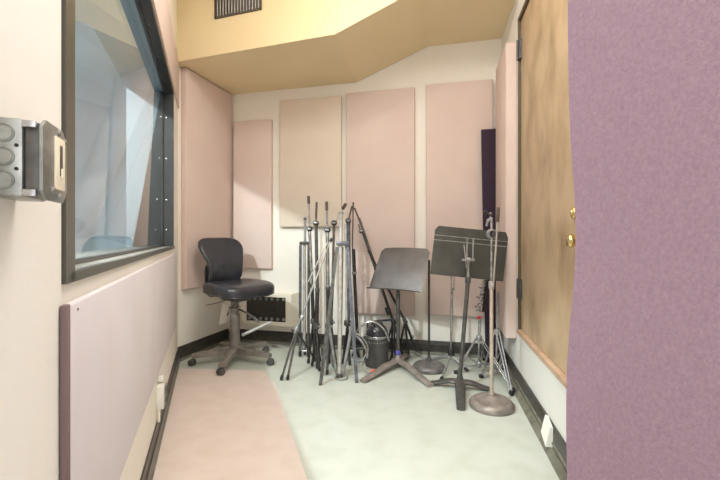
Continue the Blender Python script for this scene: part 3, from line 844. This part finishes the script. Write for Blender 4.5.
T(s,'tilter_rod','black',[(W(483,312,3.05),W(487,270,3.08),.010)])
s = hardware('dull steel cymbal stand with low spread legs touching the right baseboard',(497,332),2.92,292,(496,378),[(482,378),(511,395),(504,371)],'steel',.008)

# ------------------------------------------------------------------ music stands
def musicbase(s, c, feet, mt, hz=.055):
    for f in feet:
        f = Vector(f); c_ = Vector(c); d_ = (V2(f.x,f.y)-V2(c_.x,c_.y))
        pts = [V2(c_.x,c_.y)+Z*(hz-.005), V2(c_.x,c_.y)+d_*.35+Z*.050, V2(c_.x,c_.y)+d_*.7+Z*.028, V2(f.x,f.y)+Z*.012]
        mb = MB(); mb.path(pts, lambda t:(.036-.010*t,.020-.007*t), n=10); mb.build('leg',mt,s,sharp=50)
    mb = MB(); mb.lathe(V2(c[0],c[1]),[(.022,.02),(.030,.03),(.026,.06),(.019,.09),(.017,.11)],n=20); mb.build('base_hub',mt,s)
b = V2(.308,3.20)
s = thing('music_stand','grey music stand with tilted empty desk facing forward','music stand',b)
musicbase(s,b,[G(362.5,383),G(431,387.5),V2(.42,3.46)],'basemetal')
T(s,'pole','dark',[(b+Z*.08,b+Z*.74,.0155)])
collar(s,b+Z*.115,.021,.035,'blue','blue_collar')
BL,BR = Vector((.065,3.22,.640)),Vector((.462,2.98,.640)); TL,TR = Vector((.188,3.38,.962)),Vector((.556,3.14,.962))
def desk(s,BL,BR,TL,TR,lipdir,mt,rc=.03,curve=0.0,lip=.045):
    N = (BR-BL).cross(TL-BL).normalized()
    mb = MB(); rows=[]
    nu,nv=18,12
    for j in range(nv+1):
        v=j/nv; row=[]
        for i in range(nu+1):
            u=i/nu
            # rounded upper corners
            p_u=u
            L_=(BR-BL).length; Hh=(TL-BL).length
            dx=0
            top=(1-v)*Hh
            if top<rc:
                cut=(rc-math.sqrt(max(0,rc*rc-(rc-top)**2)))/L_
                p_u = cut+(1-2*cut)*u
            p = (BL.lerp(BR,p_u)).lerp(TL.lerp(TR,p_u),v)
            p = p + N*(curve*(4*(u-.5)**2)*(1-.3*v))
            row.append(p)
        rows.append(row)
    sheet(mb.bm,rows,N*-.003)
    dk = mb.build('desk',mt,s,sharp=60)
    mb = MB(); rows=[]
    for j in range(5):
        t=j/4; rows.append([rows0 + Vector(lipdir)*(lip*t) + Z*(.012*t*t) for rows0 in [ (BL.lerp(BR,i/nu)) + N*(curve*(4*(i/nu-.5)**2)) for i in range(nu+1)]])
    sheet(mb.bm,rows,Z*-.003)
    mb.build('desk_lip',mt,dk,sharp=60)
    return dk
N = (BR-BL).cross(TL-BL).normalized()
if N.y>0: N=-N
ld = Vector((N.x,N.y,0)).normalized()
dk = desk(s,BL,BR,TL,TR,ld,'greydesk',curve=-.015)
ctr = (BL+BR+TL+TR)/4
T(s,'desk_bracket','dark',[(b+Z*.72,ctr-N*.030-Z*.05,.011),(ctr-N*.030-Z*.05,ctr-N*.030+(TL-BL).normalized()*.09-Z*.03,.009)])

b = V2(.688,2.72)
s = thing('music_stand','black music stand seen from behind, desk upright','music stand',b)
musicbase(s,b,[G(461,411),G(431,384.5),G(490,391)],'dark')
pt = W(468,280,2.66)
T(s,'lower_tube','dark',[(b+Z*.08,pt,.0145)]); T(s,'upper_tube','steel',[(pt,W(468.5,262,2.66),.010)])
collar(s,pt,.019,.045,'dark',axis=pt-b)
dd = 2.70
BL,BR,TL,TR = W(430,273.5,dd-.02),W(503,281,dd+.05),W(435.5,225.5,dd+.04),W(508.5,232.5,dd+.11)
dk = desk(s,BR,BL,TR,TL,Vector((.1,1,0)).normalized(),'slate',rc=.022,lip=.04)
Nn=(BR-BL).cross(TL-BL).normalized(); Nn = -Nn if Nn.y>0 else Nn
for v in (.80,.70):
    a1=BL.lerp(TL,v)+Nn*.003; a2=BR.lerp(TR,v)+Nn*.003
    T(dk,'stiffening_rib','steel',[(a1,a2,.0032)],n=8)
for x in (466.5,472.5):
    T(s,'yoke_bar','steel',[(W(x,238.5,2.69)+Nn*.015,W(x-.5,262,2.67)+Nn*.01,.005)])
T(s,'yoke_rod','pale',[(W(464,245,2.67),W(466.5,268,2.65),.003)])
mb = MB(); mb.lathe(W(469.5,260,2.60),[(.010,0),(.016,.005),(.016,.022),(.01,.03),(.01,.05)],axis=(0,1,0),n=14); mb.tube(W(462,260,2.64),W(474.5,260,2.64),.008); mb.build('tilt_clamp','steel',s)

# ------------------------------------------------------------------ canister with hose
b = V2(.138,3.23)
s = thing('vacuum_canister','black cylindrical canister with domed top and silver hose between the stands','canister',b)
mb = MB(); mb.lathe(b,[(.088,0),(.094,.006),(.095,.02),(.095,.235)],n=40); mb.build('body','slate',s)
mb = MB(); mb.lathe(b,[(.0985,.235),(.0995,.240),(.0995,.250),(.0975,.254),(.060,.255)],n=40); mb.build('rim','chrome',s)
mb = MB(); mb.lathe(b,[(.090,.252),(.088,.285),(.074,.315),(.050,.335),(.046,.350),(.030,.355),(.008,.356)],n=36); mb.build('dome','leather',s)
for k in range(9):
    a = math.radians(-90-56+14*k); dv = V2(math.cos(a),math.sin(a))
    mb = MB(); mb.lathe(b+dv*.0945+Z*.205,[(.0045,0),(.0045,.0015)],axis=dv,n=10); mb.build('hole','steel',s)
hs = [W(355,341,3.12),W(357,331,3.06),W(363,325,3.03),W(371,321.5,3.02),W(380,325,3.03),W(386,333,3.05),W(389,341,3.07)]
mb = MB(); mb.path(hs,.0075); mb.build('hose','chrome',s)
mb = MB(); mb.path([W(354,333,3.08),W(361,336,3.05),W(366,343,3.05),W(368,350,3.06),W(364,358,3.05),W(361,366,3.03),W(366,372,3.02),W(372,373,3.0)],.005); mb.build('power_cord','cable',s)
mb = MB(); mb.path([W(355,334,3.1),W(362,342,3.05),W(367,352,3.05),W(367,358,3.05)],.009); mb.build('lower_hose','steel',s)
g = G(373.5,374.5)
mb = MB(); mb.lathe(g,[(.016,0),(.024,.006),(.024,.026),(.014,.036),(.006,.04)],n=14); tag(mb.build('bottle_cap','orange'),'small orange cap on the floor in front of the canister','cap')
# wire frame behind the canister
b = G(383,349.5)
mb = MB(); A1=V2(-.0,0)
x0 = W(367.5,0,3.50).x; x1 = W(392,0,3.45).x
s = thing('metal_rack','thin black rectangular metal frame behind the canister','frame',V2(x0,3.48))
T(s,'upright','black',[(V2(x0,3.48),V2(x0,3.48)+Z*.30,.009)]); T(s,'upright','black',[(V2(x1,3.44),V2(x1,3.44)+Z*.33,.009)])
T(s,'crossbar','black',[(V2(x0,3.48)+Z*.30,V2(x1,3.44)+Z*.33,.009)]); T(s,'crossbar','black',[(V2(x0,3.48)+Z*.08,V2(x1,3.44)+Z*.08,.008)])
T(s,'floor_rail','black',[(V2(x0-.03,3.38)+Z*.009,V2(x0,3.50)+Z*.009,.009),(V2(x1-.03,3.32)+Z*.009,V2(x1,3.48)+Z*.009,.009)])
# low rack / bars behind mid cluster
s = thing('metal_rack','low grey metal bars on the floor behind the folded stands','frame',G(352,352))
T(s,'floor_rail','steel',[(G(318,357,.012),G(364,361,.012),.010)]); T(s,'crossbar','dark',[(W(322,347,3.42),W(366,349,3.36),.010)])
for x in (322,344,364): T(s,'upright','dark',[(W(x,347.5,3.40),G(x,358,.004),.008)])
# cables on the floor
def coil(label, c, R_, n, r, mt='cable'):
    pts=[]
    for k in range(n*8+1):
        t=k/8*2*PI; rr=R_*(1+.12*math.sin(k*1.7)); pts.append(V2(c.x+rr*1.5*math.cos(t), c.y+rr*.6*math.sin(t))+Z*(r+.004*k/8+.002*math.sin(k)))
    mb = MB(); mb.path(pts,r,n=6); return tag(mb.build('cable_coil',mt),label,'cable')
coil('loose grey cable coil on the floor under the jack box', G(282,347), .06, 3, .004, 'steel')
mb = MB(); mb.path([G(420,357,.006),G(434,360,.006),G(446,358,.006),G(458,362,.006),G(470,366,.006),G(486,363,.006),G(498,369,.006),G(506,377,.006)],.0055); tag(mb.build('cable','cable'),'grey cable snaking along the floor behind the right hand stands','cable')

# ------------------------------------------------------------------ lights
def area(name, loc, rot, sx, sy, e, col=(1,1,1)):
    l = bpy.data.lights.new(name,'AREA'); l.shape='RECTANGLE'; l.size=sx; l.size_y=sy; l.energy=e; l.color=col
    o = bpy.data.objects.new(name,l); COL.objects.link(o); o.location=loc; o.rotation_euler=rot; return o
def point(name, loc, e, r=.05, col=(1,1,1)):
    l = bpy.data.lights.new(name,'POINT'); l.energy=e; l.shadow_soft_size=r; l.color=col
    o = bpy.data.objects.new(name,l); COL.objects.link(o); o.location=loc; return o
area('ceiling_light', (.20,1.30,3.03), (0,0,0), 1.2, 1.0, 38, (1,.99,.985))
point('lamp_ceiling', (-.30,1.98,2.95), 15, .04, (1,.95,.87))
point('lamp_entry', (.30,1.1,2.6), 7, .05, (1,.99,.98))
area('doorway_fill', (.1,-.25,1.5), (PI/2,0,0), .8, 1.9, 9, (1,.99,.98))  # added soft fill behind the camera, no lamp seen there
point('control_room_lamp', tuple(Lp(1.2,1.15,2.6)), 90, .15, (.93,.97,1))
def spot(name, loc, aim, e, ang, r, col):
    l = bpy.data.lights.new(name,'SPOT'); l.energy=e; l.spot_size=math.radians(ang); l.spot_blend=.3; l.shadow_soft_size=r; l.color=col
    o = bpy.data.objects.new(name,l); COL.objects.link(o); o.location=loc
    o.rotation_euler = (Vector(aim)-Vector(loc)).to_track_quat('-Z','Y').to_euler(); return o
spot('control_room_spotlight', tuple(Lp(.80,1.10,2.63)), (-.5,3.1,.8), 430, 72, .03, (1,1,.98))
w = bpy.data.worlds.new('World'); S.world = w; w.use_nodes = True
w.node_tree.nodes['Background'].inputs[0].default_value = (1,.99,.99,1)
w.node_tree.nodes['Background'].inputs[1].default_value = .8

# ------------------------------------------------------------------ camera
cam = bpy.data.cameras.new('Camera'); co = bpy.data.objects.new('Camera',cam); COL.objects.link(co)
co.location = (0,0,H); co.rotation_euler = (PI/2,0,0)
cam.sensor_width = 36; cam.lens = 36*F/720; cam.shift_y = -(240-HOR)/720; cam.clip_start=.02
S.camera = co
S.view_settings.view_transform='Standard'; S.view_settings.look='None'; S.view_settings.gamma=1; S.view_settings.use_curve_mapping=False
S.view_settings.exposure = -0.06
S.cycles.use_denoising = True
S.cycles.max_bounces = 10; S.cycles.diffuse_bounces = 6; S.cycles.transparent_max_bounces = 12
